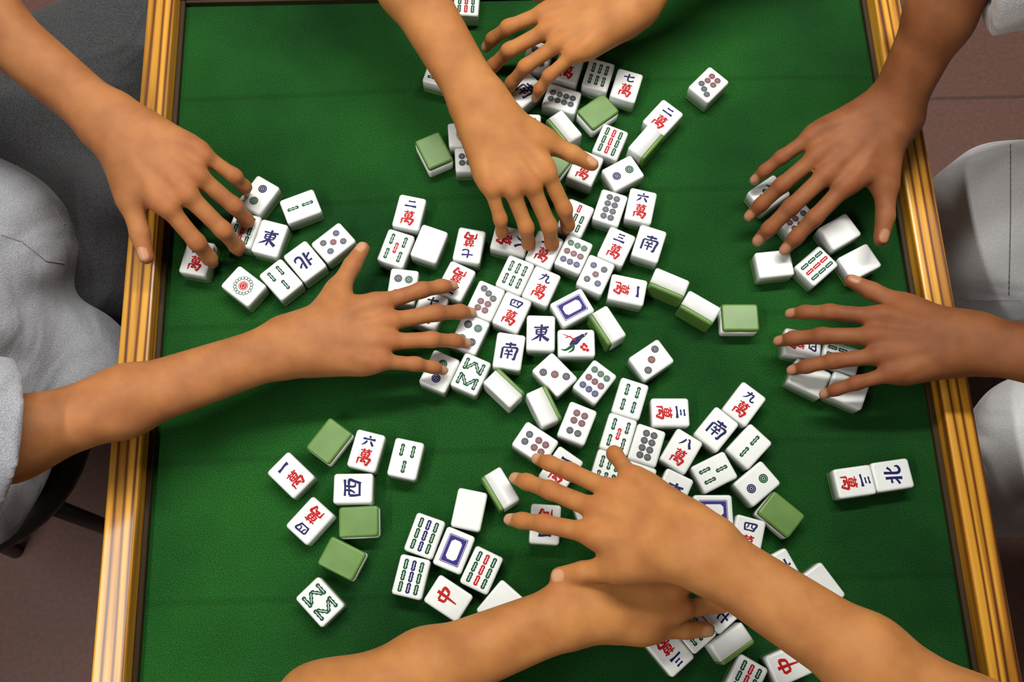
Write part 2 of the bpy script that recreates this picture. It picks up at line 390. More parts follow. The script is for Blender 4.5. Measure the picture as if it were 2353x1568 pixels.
def draw(kind, F):
    a, n = kind[0], kind[1:]
    if a == 'w' and n.isdigit():
        F.glyph(GL[NUM[int(n) - 1]], 0, 9.6 if n != '1' else 10.5, 11.5, 'blue', 1.12, .06, 1.9 if n == '1' else 1.45 if n in '23' else 1.5); F.glyph(GL['wan'], 0, -6.2, 16.0, 'red', .92, .08, 1.3)
    elif a == 'd' and n.isdigit():
        L = {'1': [], '2': [(0, 8, 'green'), (0, -8, 'blue')], '3': [(-7, 9.5, 'dark'), (0, 0, 'maroon'), (7, -9.5, 'dark')],
             '4': [(-5.5, 8, 'dark'), (5.5, 8, 'green'), (-5.5, -8, 'green'), (5.5, -8, 'dark')],
             '5': [(-6, 8.5, 'blue'), (6, 8.5, 'dark'), (0, 0, 'maroon'), (-6, -8.5, 'dark'), (6, -8.5, 'blue')],
             '6': [(-4.2, 9.5, 'dark'), (4.2, 9.5, 'dark')] + [(x, y, 'maroon') for x in (-4.2, 4.2) for y in (-1.5, -9.5)],
             '7': [(-6.5, 11.5, 'dark'), (0, 8.3, 'dark'), (6.5, 5, 'dark')] + [(x, y, 'maroon') for x in (-4, 4) for y in (-2.5, -10)],
             '8': [(x, y, 'maroon' if abs(y) > 99 else 'dark') for x in (-3.9, 3.9) for y in (-11.4, -3.8, 3.8, 11.4)],
             '9': [(x, y, c) for y, c in ((10, 'green'), (0, 'maroon'), (-10, 'blue')) for x in (-7.6, 0, 7.6)]}[n]
        r = {'2': 4.6, '3': 3.9, '4': 4.2, '5': 3.5, '9': 3.5}.get(n, 3.55)
        for x, y, c in L: pip(F, x, y, r, c)
        if n == '1':
            for k in range(16):
                q = 2 * math.pi * k / 16; F.disc(8.6 * math.cos(q), 8.6 * math.sin(q), 1.95, 'green', 0, 12); F.disc(8.6 * math.cos(q), 8.6 * math.sin(q), 1.25, 'white', 1, 10)
            F.disc(0, 0, 5.0, 'red', 1, 24); F.disc(0, 0, 4.2, 'white', 2, 24); F.disc(0, 0, 3.8, 'red', 3, 24)
            for k in range(6): F.disc(2.1 * math.cos(k), 2.1 * math.sin(k * 1.05), .55, 'white', 4, 8)
    elif kind in ('b9', 'b9s'):
        for x, c in ((-7.6, 'green'), (0, 'blue' if kind == 'b9s' else 'red'), (7.6, 'green')):
            for y in (10.6, 0, -10.6): stick(F, x, y, 9.6, c, 0, 4.2)
    elif a == 'b' and n.isdigit():
        D = {'2': [(0, 8), (0, -8)], '3': [(0, 8), (-5.5, -8), (5.5, -8)], '4': [(x, y) for x in (-5.5, 5.5) for y in (8, -8)],
             '5': [(x, y) for x in (-7, 7) for y in (8.5, -8.5)] + [(0, 0)], '6': [(x, y) for x in (-7.5, 0, 7.5) for y in (7.5, -7.5)],
             '7': [(0, 11)] + [(x, y) for x in (-7.2, 0, 7.2) for y in (0, -10.8)]}
        if n == '8':
            for sy in (1, -1):
                for x, q in ((-8.6, 0.0), (-3.5, -.66), (3.5, .66), (8.6, 0.0)):
                    stick(F, x, sy * 8.2, 12.4 if q == 0 else 11.6, 'green', sy * q, 4.0)
        else:
            for i, (x, y) in enumerate(D[n]): stick(F, x, y, {'7': 9.2}.get(n, 12.0), 'red' if (n, i) in (('5', 4), ('7', 0)) else 'green', 0, 4.0)
    elif kind == 'bai':
        def rr(hu, hv, c): return [(-hu + c, hv), (hu - c, hv), (hu, hv - c), (hu, -hv + c), (hu - c, -hv), (-hu + c, -hv), (-hu, -hv + c), (-hu, hv - c)]
        F.poly(rr(9.6, 13.8, .9), 'violet', 0); F.poly(rr(8.9, 13.1, .9), 'white', 1); F.poly(rr(8.5, 12.7, .8), 'violet', 2)
        F.poly(rr(5.4, 9.6, 2.4), 'white', 3)
    elif kind in ('bei', 'xi', 'dong', 'nan'): F.glyph(GL[kind], 0, 0, 18.0, 'blue', .98, .10, 1.3)
    elif kind == 'zhong': F.glyph(GL[kind], 0, 3.0, 18, 'red', .85, .06)
    elif kind == 'fa': F.glyph(GL[kind], 0, 0, 20, 'green', .95, .05)
    elif kind == 'bird':
        F.strip([(-9.5, 7), (-6.2, 4.2), (-1.5, -1.5), (2, -7)], [1.2, 4.2, 7.6, 1.4], 'blue')
        F.strip([(-11, 11.5), (-8, 8), (-5.6, 4.2)], [.8, 2.8, 3.2], 'dark', 1)
        F.strip([(-3, -1), (-6.5, -7), (-9.5, -14)], [1.8, 1.2, .7], 'red'); F.strip([(-7.5, -5), (-5.5, -11)], [.7, 1.4], 'red')
        F.strip([(1.5, -3.5), (5, -7), (7.6, -12), (6.4, -16)], [2.8, 3.2, 2.2, .5], 'green'); F.strip([(2.5, -2.5), (7.4, -4), (10.2, -8.6)], [1.8, 2.6, .6], 'green')
        for x, y in ((3.6, 9.6), (6.8, 7.6), (1.6, 7.6), (4.4, 5.2), (7.6, 11.0)): F.disc(x, y, 1.9, 'red', 0, 10)
        F.disc(4.6, 7.9, 1.2, 'white', 1, 10); F.disc(-8.3, 8.6, .55, 'white', 2, 8)

MESH = {}
def tile_mesh(kind):
    if kind not in MESH:
        bm = bmesh.new()
        loft(bm, [(0, SPLIT), (0, TT - .0021), (.00035, TT - .0011), (.0011, TT - .0004), (.0022, TT)])
        if kind not in ('down', 'side', 'blank'): draw(kind, Face(bm))
        MESH[kind] = mesh_from_bm('tile_body', bm, [M['ivory']] + [M[i] for i in INKS])
    return MESH[kind]
bm = bmesh.new(); loft(bm, [(.0022, 0), (.0011, .0004), (.00035, .0011), (0, .0021), (0, SPLIT)])
BACK = mesh_from_bm('tile_back', bm, M['jade'])

TILES = [   # face, x, y, turn in degrees, label
    ('b9', -0.0075, 0.6801, 84.8, 'nine-bamboo tile cut by the top edge of the photo, between the two arms reaching in'),
    ('d7', 0.2594, 0.5656, -135.6, 'lone seven-dot tile by itself on the felt, right of the pile, red and grey dots'),
    ('b2', -0.1891, 0.4304, 20.9, 'tile with two green bamboo sticks end to end, nearest the upper left hand'),
    ('d5', -0.1537, 0.3882, -140.5, 'five-dot tile with red centre dot, touching the north tile'),
    ('bei', -0.1830, 0.3681, -52.1, 'blue north-character tile wedged between the five-dot tile and a three-bamboo tile'),
    ('b3', -0.2071, 0.3486, -49.8, 'three-bamboo tile between the north tile and the green-and-red flower disc tile'),
    ('d1', -0.2452, 0.3425, -39.6, 'one-dot tile with a green-petalled red disc, nearest the left rail'),
    ('dong', -0.2204, 0.3950, 73.2, 'tile with a blue east character below the two-bamboo tile'),
    ('b9', -0.2486, 0.4051, 73.6, 'tile with a long red stripe of bamboo, left of the blue east tile'),
    ('down', -0.1545, 0.1780, -127.8, 'face-down green tile at the top of the lower left cluster'),
    ('w6', -0.1181, 0.1668, 73.9, 'tile with blue six above red ten-thousand character in the lower left cluster'),
    ('b3', -0.0795, 0.1574, -104.0, 'three-bamboo tile at the right end of the lower left cluster'),
    ('w1', -0.1910, 0.1454, 135.4, 'tile with one blue stroke and red character, leftmost of the lower left cluster'),
    ('xi', -0.1305, 0.1302, 178.5, 'tile with a single large blue west character lying sideways'),
    ('w4', -0.1715, 0.1008, -132.9, 'tile with blue four and red character, below the leftmost tile of the lower left cluster'),
    ('down', -0.1249, 0.0983, 0.9, 'face-down green tile directly under the west tile'),
    ('down', -0.1406, 0.0642, -27.9, 'face-down green tile between another green tile and the eight-bamboo tile'),
    ('b8', -0.1604, 0.0250, -47.4, 'eight-bamboo tile with zigzag green sticks, lowest of the lower left cluster'),
    ('bei', 0.3992, 0.1251, -173.8, 'blue north-character tile beside the right rail'),
    ('w3', 0.3608, 0.1200, 5.9, 'tile with blue three and red character butted against the north tile by the right rail'),
    ('down', 0.2659, 0.2929, -1.8, 'lone face-down green tile between the pile and the lower right hand'),
    ('d3', 0.1701, 0.2503, -147.9, 'three-dot tile with dots on a slant, alone at the right edge of the pile'),
    ('w3', 0.1847, 0.1953, -1.9, 'tile with red character and blue three, below the slanted three-dot tile'),
    ('d3', 0.0710, 0.2380, -48.9, 'three-dot tile touching the nine-dot tile'),
    ('d9', 0.1110, 0.2292, 49.9, 'nine-dot tile with green, red and blue rows'),
    ('d6', 0.0909, 0.1872, -114.4, 'six-dot tile lying just below the nine-dot tile'),
    ('d6', 0.0482, 0.1686, 144.2, 'six-dot tile touching the one-character tile above the lower right arm'),
    ('w1', 0.0723, 0.1419, 52.6, 'tile with one blue stroke and red character between the fingertips of the bottom hand'),
    ('bai', 0.0926, 0.3087, -153.1, 'white dragon tile with blue frame in the middle of the pile, tilted'),
    ('side', 0.1269, 0.2864, -61.0, 'tile standing on its long edge showing white side, right of the tilted blue-framed tile'),
    ('bird', 0.0948, 0.2704, -1.8, 'one-bamboo tile with a blue and red bird'),
    ('dong', 0.0590, 0.2823, 86.4, 'tile with blue east character left of the bird tile'),
    ('side', 0.0581, 0.2044, 113.1, 'tile standing on its long edge, left of the upper six-dot tile'),
    ('d1', -0.0124, 0.5110, 2.3, 'one-dot tile with petalled disc under the top left wrist'),
    ('d8', -0.0056, 0.4805, 1.6, 'eight-dot tile below the petalled disc tile near the top left hand'),
    ('down', -0.0472, 0.4925, -66.2, 'face-down green tile at the left end of the upper pile'),
    ('fa', 0.0233, 0.5176, 87.1, 'green dragon tile half under the top left wrist'),
    ('bai', 0.0549, 0.5152, 86.1, 'upright white dragon tile with purple-blue frame beside the top left wrist'),
    ('b4', 0.0002, 0.5741, -18.6, 'four-bamboo tile half covered by the top left forearm'),
    ('nan', 0.0546, 0.5637, 41.6, 'tile with a blue south character right of the top left forearm'),
    ('side', 0.0945, 0.5130, -55.8, 'white tile on its long edge right of the upright blue-framed tile'),
    ('b9', -0.0081, 0.0486, 62.9, 'nine-bamboo tile with red middle column above the bottom left forearm'),
    ('w1', 0.0544, 0.0895, -96.0, 'tile with red character under the index finger of the bottom right hand'),
    ('b9', 0.3523, 0.3470, 38.8, 'nine-bamboo tile just below the upper right hand'),
    ('zhong', 0.2757, -0.0473, -160.7, 'red dragon tile with red centre character under the bottom right forearm'),
    ('b9', 0.2333, -0.0593, 57.9, 'nine-bamboo tile cut by the bottom edge, left of the red dragon tile'),
    ('b3', 0.2230, 0.1339, 23.8, 'three-bamboo tile in the loose heap right of the bottom hand'),
    ('bai', 0.2184, 0.0973, -2.0, 'blue-framed tile in the heap right of the bottom hand'),
    ('down', 0.2842, 0.0907, -43.0, 'face-down green tile at the right tip of the lower heap'),
    ('side', 0.0121, 0.1241, -60.8, 'white tile on its edge at the middle fingertip of the bottom hand'),
    ('w5', -0.2946, 0.3752, 77.5, 'tile with blue five and red character beside the left rail under the upper left fingers'),
    ('d2', -0.2338, 0.4447, -123.2, 'two-dot tile at the fingertips of the upper left hand'),
    ('b5', -0.0367, 0.5855, -18.6, 'five-bamboo tile mostly hidden under the top left forearm'),
    ('d8', 0.0946, 0.5519, -20.3, 'eight-dot tile next to the blue south tile'),
    ('down', 0.1338, 0.5356, 35.9, 'face-down green tile at the top of the upper pile'),
    ('down', 0.0797, 0.4780, -38.4, 'face-down green tile beside the thumb of the top left hand'),
    ('w7', 0.1675, 0.5667, 70.5, 'blue seven tile at the right end of the row under the top right hand'),
    ('b6', 0.1370, 0.5807, 71.0, 'six-bamboo tile, second from the right in the row under the top right hand'),
    ('w8', 0.1040, 0.5914, 71.5, 'tile with blue eight and red character, third from the right under the top right hand'),
    ('d4', 0.0706, 0.6056, 72.1, 'four-dot tile at the fingertips of the top right hand'),
    ('w2', 0.2049, 0.5255, 47.1, 'blue two and red character tile at the upper right corner of the pile'),
    ('side', 0.1828, 0.4930, 48.7, 'white tile on edge below the upper right corner tile of the pile'),
    ('b9', 0.1447, 0.4975, 65.1, 'nine-bamboo tile left of the upper right corner of the pile'),
    ('d2', 0.1559, 0.4599, 28.0, 'two-dot tile right of the top left hand'),
    ('w9', 0.1155, 0.4672, 63.9, 'tile with blue nine and red character at the fingertips of the top left hand'),
    ('w6', 0.1723, 0.4207, 74.8, 'tile with blue six and red character at the right side of the middle pile'),
    ('d8', 0.1393, 0.4196, 69.4, 'eight-dot tile above the middle of the pile'),
    ('b7', 0.1015, 0.4091, 63.5, 'seven-bamboo tile touching the fingertips of the top left hand'),
    ('nan', 0.1778, 0.3772, 69.4, 'blue south tile at the right bulge of the middle pile'),
    ('w3', 0.1430, 0.3753, 62.8, 'tile with blue three and red character in the middle pile'),
    ('d9', 0.0975, 0.3679, 63.2, 'nine-dot tile in the middle pile'),
    ('w2', 0.0670, 0.3738, 63.5, 'tile with blue two and red character in the very middle of the pile'),
    ('w8', 0.0316, 0.3854, -15.9, 'tile with red character below the fingertips of the top left hand'),
    ('b6', 0.0350, 0.3464, 63.9, 'six-bamboo tile in the middle pile'),
    ('w9', 0.0619, 0.3332, 63.5, 'tile with blue nine and red character left of the tilted blue-framed tile'),
    ('d7', 0.0034, 0.3189, 64.2, 'seven-dot tile in the left of the middle pile'),
    ('w4', 0.0303, 0.3057, 63.8, 'tile with blue four and red character above the blue east tile'),
    ('nan', 0.0258, 0.2639, 79.7, 'blue south tile left of the blue east tile in the pile'),
    ('d4', -0.0134, 0.2841, 64.2, 'four-dot tile at the fingertips of the left hand'),
    ('b8', -0.0137, 0.2413, 63.9, 'eight-bamboo tile below the fingertips of the lower left hand'),
    ('d2', -0.0451, 0.2451, 64.2, 'two-dot tile at the lower tip of the middle pile'),
    ('w7', -0.0117, 0.3807, -102.5, 'tile with blue seven and red character left of the pile centre'),
    ('w5', -0.0267, 0.3413, -117.7, 'tile with blue five and red character above the index finger of the lower left hand'),
    ('w2', -0.0744, 0.4201, 76.0, 'tile with blue two and red character at the top left of the middle pile'),
    ('blank', -0.0537, 0.3838, -111.7, 'plain white tile beside a two-character tile, left of the pile'),
    ('b5', -0.0886, 0.3799, 69.8, 'five-bamboo tile at the thumb tip of the lower left hand'),
    ('d4', -0.0818, 0.3371, 81.3, 'four-dot tile between thumb and index finger of the lower left hand'),
    ('w7', -0.0544, 0.3105, 68.9, 'tile with blue seven and red character under the index finger of the lower left hand'),
    ('side', 0.2238, 0.3023, -34.0, 'white tile on edge at the far right point of the pile'),
    ('side', 0.1941, 0.3298, -26.2, 'white tile on edge, second from the far right point of the pile'),
    ('w1', 0.1513, 0.3263, -14.4, 'tile with red character and one blue stroke above the standing white tile'),
    ('d5', 0.1190, 0.3442, 62.8, 'five-dot tile above the tilted blue-framed tile'),
    ('side', 0.0192, 0.2245, 133.9, 'white tile on edge at the lower left of the pile'),
    ('b4', 0.1456, 0.2107, -110.3, 'four-bamboo tile below the slanted three-dot tile'),
    ('b5', 0.1312, 0.1749, -110.4, 'five-bamboo tile right of the upper six-dot tile'),
    ('b6', 0.1177, 0.1387, -110.4, 'six-bamboo tile at the ring fingertip of the bottom hand'),
    ('d8', 0.1586, 0.1628, -110.9, 'eight-dot tile below the tile with red character and blue three'),
    ('d4', 0.1467, 0.1260, -110.8, 'four-dot tile near the little finger of the bottom hand'),
    ('w9', 0.2601, 0.2015, 49.0, 'tile with blue nine and red character at the top of the lower heap'),
    ('nan', 0.2295, 0.1767, 47.4, 'blue south tile in the upper lower-right heap'),
    ('b2', 0.2604, 0.1584, 43.2, 'two-bamboo tile at the right side of the lower heap'),
    ('w8', 0.1923, 0.1558, 55.4, 'tile with blue eight and red character in the lower heap'),
    ('dong', 0.1806, 0.1166, 61.5, 'blue east tile in the lower heap'),
    ('d2', 0.2640, 0.1213, 36.4, 'two-dot tile next to the green-backed tile of the lower heap'),
    ('w4', 0.2493, 0.0704, 72.5, 'tile with blue four and red character touching the bottom right forearm'),
    ('w5', 0.2147, 0.0600, 73.0, 'tile with blue five and red character under the wrist of the bottom right arm'),
    ('w6', 0.2734, 0.0383, 24.3, 'tile with blue six and red character above the bottom right forearm'),
    ('blank', 0.3149, 0.0211, -57.7, 'plain white tile beside the bottom right forearm'),
    ('b9s', -0.0750, 0.0447, 75.1, 'lower of two bamboo tiles with blue middle column left of the bottom hand'),
    ('b9s', -0.0618, 0.0826, 68.7, 'upper of two bamboo tiles with blue middle column left of the bottom hand'),
    ('blank', -0.0185, 0.1060, 76.5, 'plain white tile left of the bottom hand fingertips'),
    ('bai', -0.0340, 0.0680, 65.9, 'blue-framed tile left of the nine-bamboo tile by the bottom forearm'),
    ('zhong', -0.0402, 0.0237, 145.4, 'red dragon tile above the bottom left forearm'),
    ('blank', 0.0087, 0.0160, 47.2, 'plain white tile touching the bottom left forearm'),
    ('w2', 0.1040, 0.0980, 17.1, 'tile between the ring and middle fingers of the bottom hand'),
    ('w3', 0.1652, -0.0313, -52.4, 'blue three tile at the lower end of the strip under the crossed arms'),
    ('b6', 0.1879, -0.0117, -52.8, 'six-bamboo tile, second from the lower end of the strip under the crossed arms'),
    ('w7', 0.2127, 0.0051, -53.2, 'tile with blue seven and red character, third in the strip under the crossed arms'),
    ('d8', 0.2406, 0.0177, -53.5, 'eight-dot tile at the upper end of the strip under the crossed arms'),
    ('side', 0.2224, -0.0267, 31.1, 'white tile on edge beside the strip under the crossed arms'),
    ('b4', 0.1646, 0.0191, -52.8, 'four-bamboo tile at the fingertips of the bottom left hand'),
    ('blank', 0.3082, 0.3507, 4.6, 'plain white tile left of the nine-bamboo tile below the upper right hand'),
    ('blank', 0.3986, 0.3500, 26.0, 'plain white tile right of the nine-bamboo tile below the upper right hand'),
    ('blank', 0.3821, 0.3851, 28.5, 'plain white tile at the index finger of the upper right hand'),
    ('d6', 0.3398, 0.3984, 32.9, 'six-dot tile under the index finger of the upper right hand'),
    ('fa', 0.3118, 0.4316, 33.3, 'green dragon tile under the ring finger of the upper right hand'),
    ('w4', 0.3270, 0.2625, -11.2, 'tile with blue four and red character at the fingertips of the lower right hand'),
    ('blank', 0.3294, 0.2264, -28.8, 'plain white tile, outermost under the lower right hand'),
    ('blank', 0.3668, 0.2122, -26.1, 'plain white tile by the little finger of the lower right hand'),
    ('b7', 0.3646, 0.2468, -20.4, 'seven-bamboo tile under the palm of the lower right hand'),
]
for kind, x, y, rz, label in TILES:
    t = empty('mahjong_tile', (x, y, FELT + 0.0002), math.radians(rz))
    tag(t, label, 'mahjong tile', 'mahjong tiles spread over the green felt')
    body = link('body', tile_mesh(kind), t); back = link('back', BACK, t)
    if kind == 'down': L = Matrix.Translation((0, 0, TT)) @ Matrix.Rotation(math.pi, 4, 'X')
    elif kind == 'side': L = Matrix.Translation((0, -TT / 2, TW / 2)) @ Matrix.Rotation(-math.pi / 2, 4, 'X')
    else: L = Matrix.Identity(4)
    body.matrix_local = L; back.matrix_local = L

# ------------------------------------------------------------------ people
def unit(v): v = np.asarray(v, float); return v / np.linalg.norm(v)

def cap(P, a, b, ra, rb):
    ba = b - a; L2 = float(ba @ ba) + 1e-12
    pa = P - a; t = np.clip((pa @ ba) / L2, 0, 1).astype(np.float32)
    d = pa - t[..., None] * ba
    return np.sqrt((d * d).sum(-1)) - (ra + (rb - ra) * t)

def smin(a, b, k):
    h = np.clip(0.5 + 0.5 * (b - a) / k, 0, 1)
    return b + (a - b) * h - k * h * (1 - h)

from mathutils.bvhtree import BVHTree
def seam(parent, mesh, path, name='seam', r=.0007):
    """raised stitched seam lying on the cloth, traced along points of the photo"""
    t = BVHTree.FromPolygons([v.co[:] for v in mesh.vertices], [p.vertices[:] for p in mesh.polygons]); pts = []
    for (x0, y0), (x1, y1) in zip(path, path[1:]):
        for k in range(14):
            f = k / 14; d = Vector(at(x0 + (x1 - x0) * f, y0 + (y1 - y0) * f, -.2) - CAM).normalized()
            h = t.ray_cast(Vector(CAM), d)
            if h[0] is not None and (not pts or (h[0] - pts[-1]).length < .06): pts.append(h[0] + h[1] * .0003)
    if len(pts) < 4: return
    bm = bmesh.new()
    for a, b in zip(pts, pts[1:]):
        if (b - a).length > 1e-5: add_cyl(bm, a, b + (b - a) * .15, r, r, 8)
    o = link(name, mesh_from_bm(name, bm, M['thread'], True), parent); return o

class Solid:
    """tapered limbs melted into one skin; digits join the trunk but not each other"""
    def __init__(s): s.base = []; s.digits = []; s.cuts = []; s.fold = 0.0
    def add(s, a, b, ra, rb, k=0.012): s.base.append((np.array(a, np.float32), np.array(b, np.float32), ra, rb, k)); return s
    def digit(s, chain, k=0.006): s.digits.append(([(np.array(a, np.float32), np.array(b, np.float32), ra, rb) for a, b, ra, rb in chain], k))
    def d(s, P, pad):
        lo, hi = P.reshape(-1, 3).min(0) - pad, P.reshape(-1, 3).max(0) + pad
        def near(a, b, r): return np.all(np.minimum(a, b) - r <= hi) and np.all(np.maximum(a, b) + r >= lo)
        out = np.full(P.shape[:-1], 1.0, np.float32)
        for a, b, ra, rb, k in s.base:
            if near(a, b, max(ra, rb)): out = smin(cap(P, a, b, ra, rb), out, k)
        res = out
        for chain, k in s.digits:
            if not any(near(a, b, max(ra, rb)) for a, b, ra, rb in chain): continue
            f = None
            for a, b, ra, rb in chain:
                c = cap(P, a, b, ra, rb); f = c if f is None else smin(c, f, 0.0025)
            res = np.minimum(res, smin(f, out, k))
        if s.fold:
            x, y, z = P[..., 0], P[..., 1], P[..., 2]
            w1 = np.sin(38 * x + 5 * np.sin(9 * y + 4 * z) + 17 * z) * np.sin(23 * y - 14 * z + 3 * np.sin(11 * x))
            w2 = np.sin(71 * y + 33 * z + 6 * np.sin(13 * x)) * np.sin(44 * x - 29 * z)
            res = res - s.fold * (w1 + 0.45 * w2)
        for c in s.cuts: res = np.maximum(res, c(P))
        return res
    def mesh(s, name, mats, vox):
        pts = [q for p in s.base for q in ((p[0], p[2]), (p[1], p[3]))] + [q for c, _ in s.digits for p in c for q in ((p[0], p[2]), (p[1], p[3]))]
        lo = np.min([p - r for p, r in pts], 0) - 0.02; hi = np.max([p + r for p, r in pts], 0) + 0.02
        N = 24; B = N * vox; n = np.ceil((hi - lo) / B).astype(int)
        g = openvdb.FloatGrid(3 * vox)
        ctr = np.stack(np.meshgrid(*[np.arange(k) for k in n], indexing='ij'), -1).reshape(-1, 3)
        idx = (np.arange(N) * vox).astype(np.float32)
        loc = np.stack(np.meshgrid(idx, idx, idx, indexing='ij'), -1)
        half = B * 0.87 + 0.02
        cen = (lo + (ctr + 0.5) * B).astype(np.float32)
        dc = s.d(cen, 1.0)
        for c, dv in zip(ctr, dc):
            if dv > half: continue
            ijk = tuple(int(v) for v in c * N)
            if dv < -half: g.copyFromArray(np.full((N, N, N), -3 * vox, np.float32), ijk=ijk); continue
            d = s.d(loc + (lo + c * B).astype(np.float32), 0.03)
            g.copyFromArray(np.ascontiguousarray(np.clip(d, -3 * vox, 3 * vox).astype(np.float32)), ijk=ijk)
        v, q = g.convertToQuads(0.0)
        v = v * vox + lo
        used = np.unique(q); remap = np.zeros(len(v), np.int64); remap[used] = np.arange(len(used)); v = v[used]; q = remap[q]
        a, b, c, d = (v[q[:, k]] for k in range(4))
        vol = np.einsum('ij,ij->', a, np.cross(b, c)) + np.einsum('ij,ij->', a, np.cross(c, d))
        if vol < 0: q = q[:, ::-1]
        # one light relaxation pass along the surface removes the grid pattern
        for _ in range(2):
            acc = np.zeros_like(v); cnt = np.zeros(len(v))
            for k in range(4):
                for j in ((k + 1) % 4, (k + 3) % 4):
                    np.add.at(acc, q[:, k], v[q[:, j]]); np.add.at(cnt, q[:, k], 1)
            v = 0.5 * v + 0.5 * acc / np.maximum(cnt, 1)[:, None]
        me = bpy.data.meshes.new(name)
        me.vertices.add(len(v)); me.vertices.foreach_set('co', v.astype(np.float32).ravel())
        me.loops.add(q.size); me.loops.foreach_set('vertex_index', q.astype(np.int32).ravel())
        me.polygons.add(len(q)); me.polygons.foreach_set('loop_start', np.arange(0, q.size, 4, dtype=np.int32)); me.polygons.foreach_set('loop_total', np.full(len(q), 4, np.int32))
        me.polygons.foreach_set('use_smooth', np.ones(len(q), bool))
        me.update(calc_edges=True)
        for m in mats: me.materials.append(m)
        return me, v

def v3(*a): return np.array(a, float)

FINGERS = dict(index=((.090, .025), (.045, .026, .021), .0094), middle=((.094, .003), (.050, .030, .022), .0096),
               ring=((.088, -.018), (.046, .028, .022), .0091), little=((.077, -.037), (.036, .021, .019), .0081))

def hand(sol, nails, flush, W, head, side, pitch=0.0, roll=0.0, scale=1.0, spread=None, flex=None, thumb=(48, 8)):
    """side +1: thumb to the left of the heading (a right hand, palm down)"""
    spread = spread or {}; flex = flex or {}
    h = unit([head[0], head[1], 0]); n0 = v3(0, 0, 1); t = np.cross(n0, h) * side
    p, r = math.radians(pitch), math.radians(roll)
    h2 = h * math.cos(p) + n0 * math.sin(p); n = n0 * math.cos(p) - h * math.sin(p)
    t2 = t * math.cos(r) + n * math.sin(r); n2 = n * math.cos(r) - t * math.sin(r)
    def X(x, y, z): return W + scale * (h2 * x + t2 * y + n2 * z)
    k = 0.013
    sc_ = scale
    for y in (-.012, .012): sol.add(X(-.012, y, 0), X(.022, y * 1.35, .001), .0185 * sc_, .0165 * sc_, .02)
    for nm, ((x, y), _, rr) in FINGERS.items():
        sol.add(X(.020, y * .55, .001), X(x - .006, y, .001), .0145 * sc_, .0112 * sc_, k)
        sol.add(X(x - .003, y, .0035), X(x + .003, y, .0030), rr * 1.08 * sc_, rr * 1.02 * sc_, .005)
        sol.add(X(.030, y * .5, .0125), X(x - .010, y, .0105), .0022 * sc_, .0026 * sc_, .006)
        flush.append((X(x, y, .010), .010 * sc_, .35))
    sol.add(X(.030, -.004, -.006), X(.072, -.006, -.006), .0165 * sc_, .0130 * sc_, k)
    sol.add(X(.016, .014, -.006), X(.050, .035, -.009), .0150 * sc_, .0130 * sc_, k)
    sol.add(X(.012, -.018, -.006), X(.058, -.033, -.006), .0145 * sc_, .0115 * sc_, k)
    sol.add(X(.046, .032, -.004), X(.076, .026, -.002), .0090 * sc_, .0085 * sc_, k)
    base_sp = dict(index=7, middle=0, ring=-7, little=-15); base_fx = dict(index=(10, 18, 12), middle=(10, 20, 14), ring=(11, 20, 14), little=(12, 20, 14))
    def tip_nail(P0, P1, up, rr):
        d = unit(P1 - P0); u = unit(up - d * (up @ d)); nails.append((P1 - d * rr * .30 + u * rr * .9, d, np.cross(u, d), u, .0066 * sc_, .0052 * sc_))
        flush.append((P1, .012 * sc_, .45))
    for nm, ((x, y), seg, rr) in FINGERS.items():
        s_ = math.radians(spread.get(nm, base_sp[nm])); fx = flex.get(nm, base_fx[nm])
        d0 = unit(h2 * math.cos(s_) + t2 * math.sin(s_)); q = X(x, y, .001); ang = 0; chain = []; rad = [rr, rr * .90, rr * .80, rr * .66]
        for j in range(3):
            ang += math.radians(fx[j]); d = d0 * math.cos(ang) - n2 * math.sin(ang); e = q + d * seg[j] * sc_ * (1 if j < 2 else .86)
            chain.append((q, e, rad[j] * sc_, rad[j + 1] * sc_))
            if j < 2:
                up = n2 * math.cos(ang) + d0 * math.sin(ang)
                chain.append((e - d * .002 + up * .0008, e + d * .002 + up * .0008, rad[j + 1] * 1.05 * sc_, rad[j + 1] * 1.05 * sc_)); flush.append((e + up * .008, .008 * sc_, .30))
            if j == 2: tip_nail(q, e, n2 * math.cos(ang) + d0 * math.sin(ang), rad[3] * sc_)
            q = e
        sol.digit(chain, .006 * sc_)
    ta, tb = math.radians(thumb[0]), math.radians(thumb[1])
    d1 = unit(h2 * math.cos(ta * .85) + t2 * math.sin(ta * .85) - n2 * .10); d2 = unit(h2 * math.cos(ta - tb) + t2 * math.sin(ta - tb) - n2 * .16)
    a = X(.026, .024, -.008); b = a + d1 * .036 * sc_; c = b + d1 * .034 * sc_; e = c + d2 * .024 * sc_
    sol.add(a, b, .0145 * sc_, .0122 * sc_, .012)
    sol.digit([(a, b, .0125 * sc_, .0116 * sc_), (b, c, .0112 * sc_, .0098 * sc_), (c, e, .0100 * sc_, .0076 * sc_)], .010 * sc_)
    tip_nail(c, e, n2 * .8 + t2 * side * 0.0 - h2 * 0.0 + t2 * .25, .0078 * sc_)
    return h2, t2, n2

def forearm(sol, W, E, Sh, t2, sc_=1.0):
    m = W + (E - W) * .62
    for s_ in (-1, 1):
        o = t2 * s_
        sol.add(W + o * .010, m + o * .009, .0160 * sc_, .0220 * sc_, .02)
        sol.add(m + o * .009, E + o * .007, .0220 * sc_, .0255 * sc_, .02)
    sol.add(E, Sh, .0330 * sc_, .0440, .03)

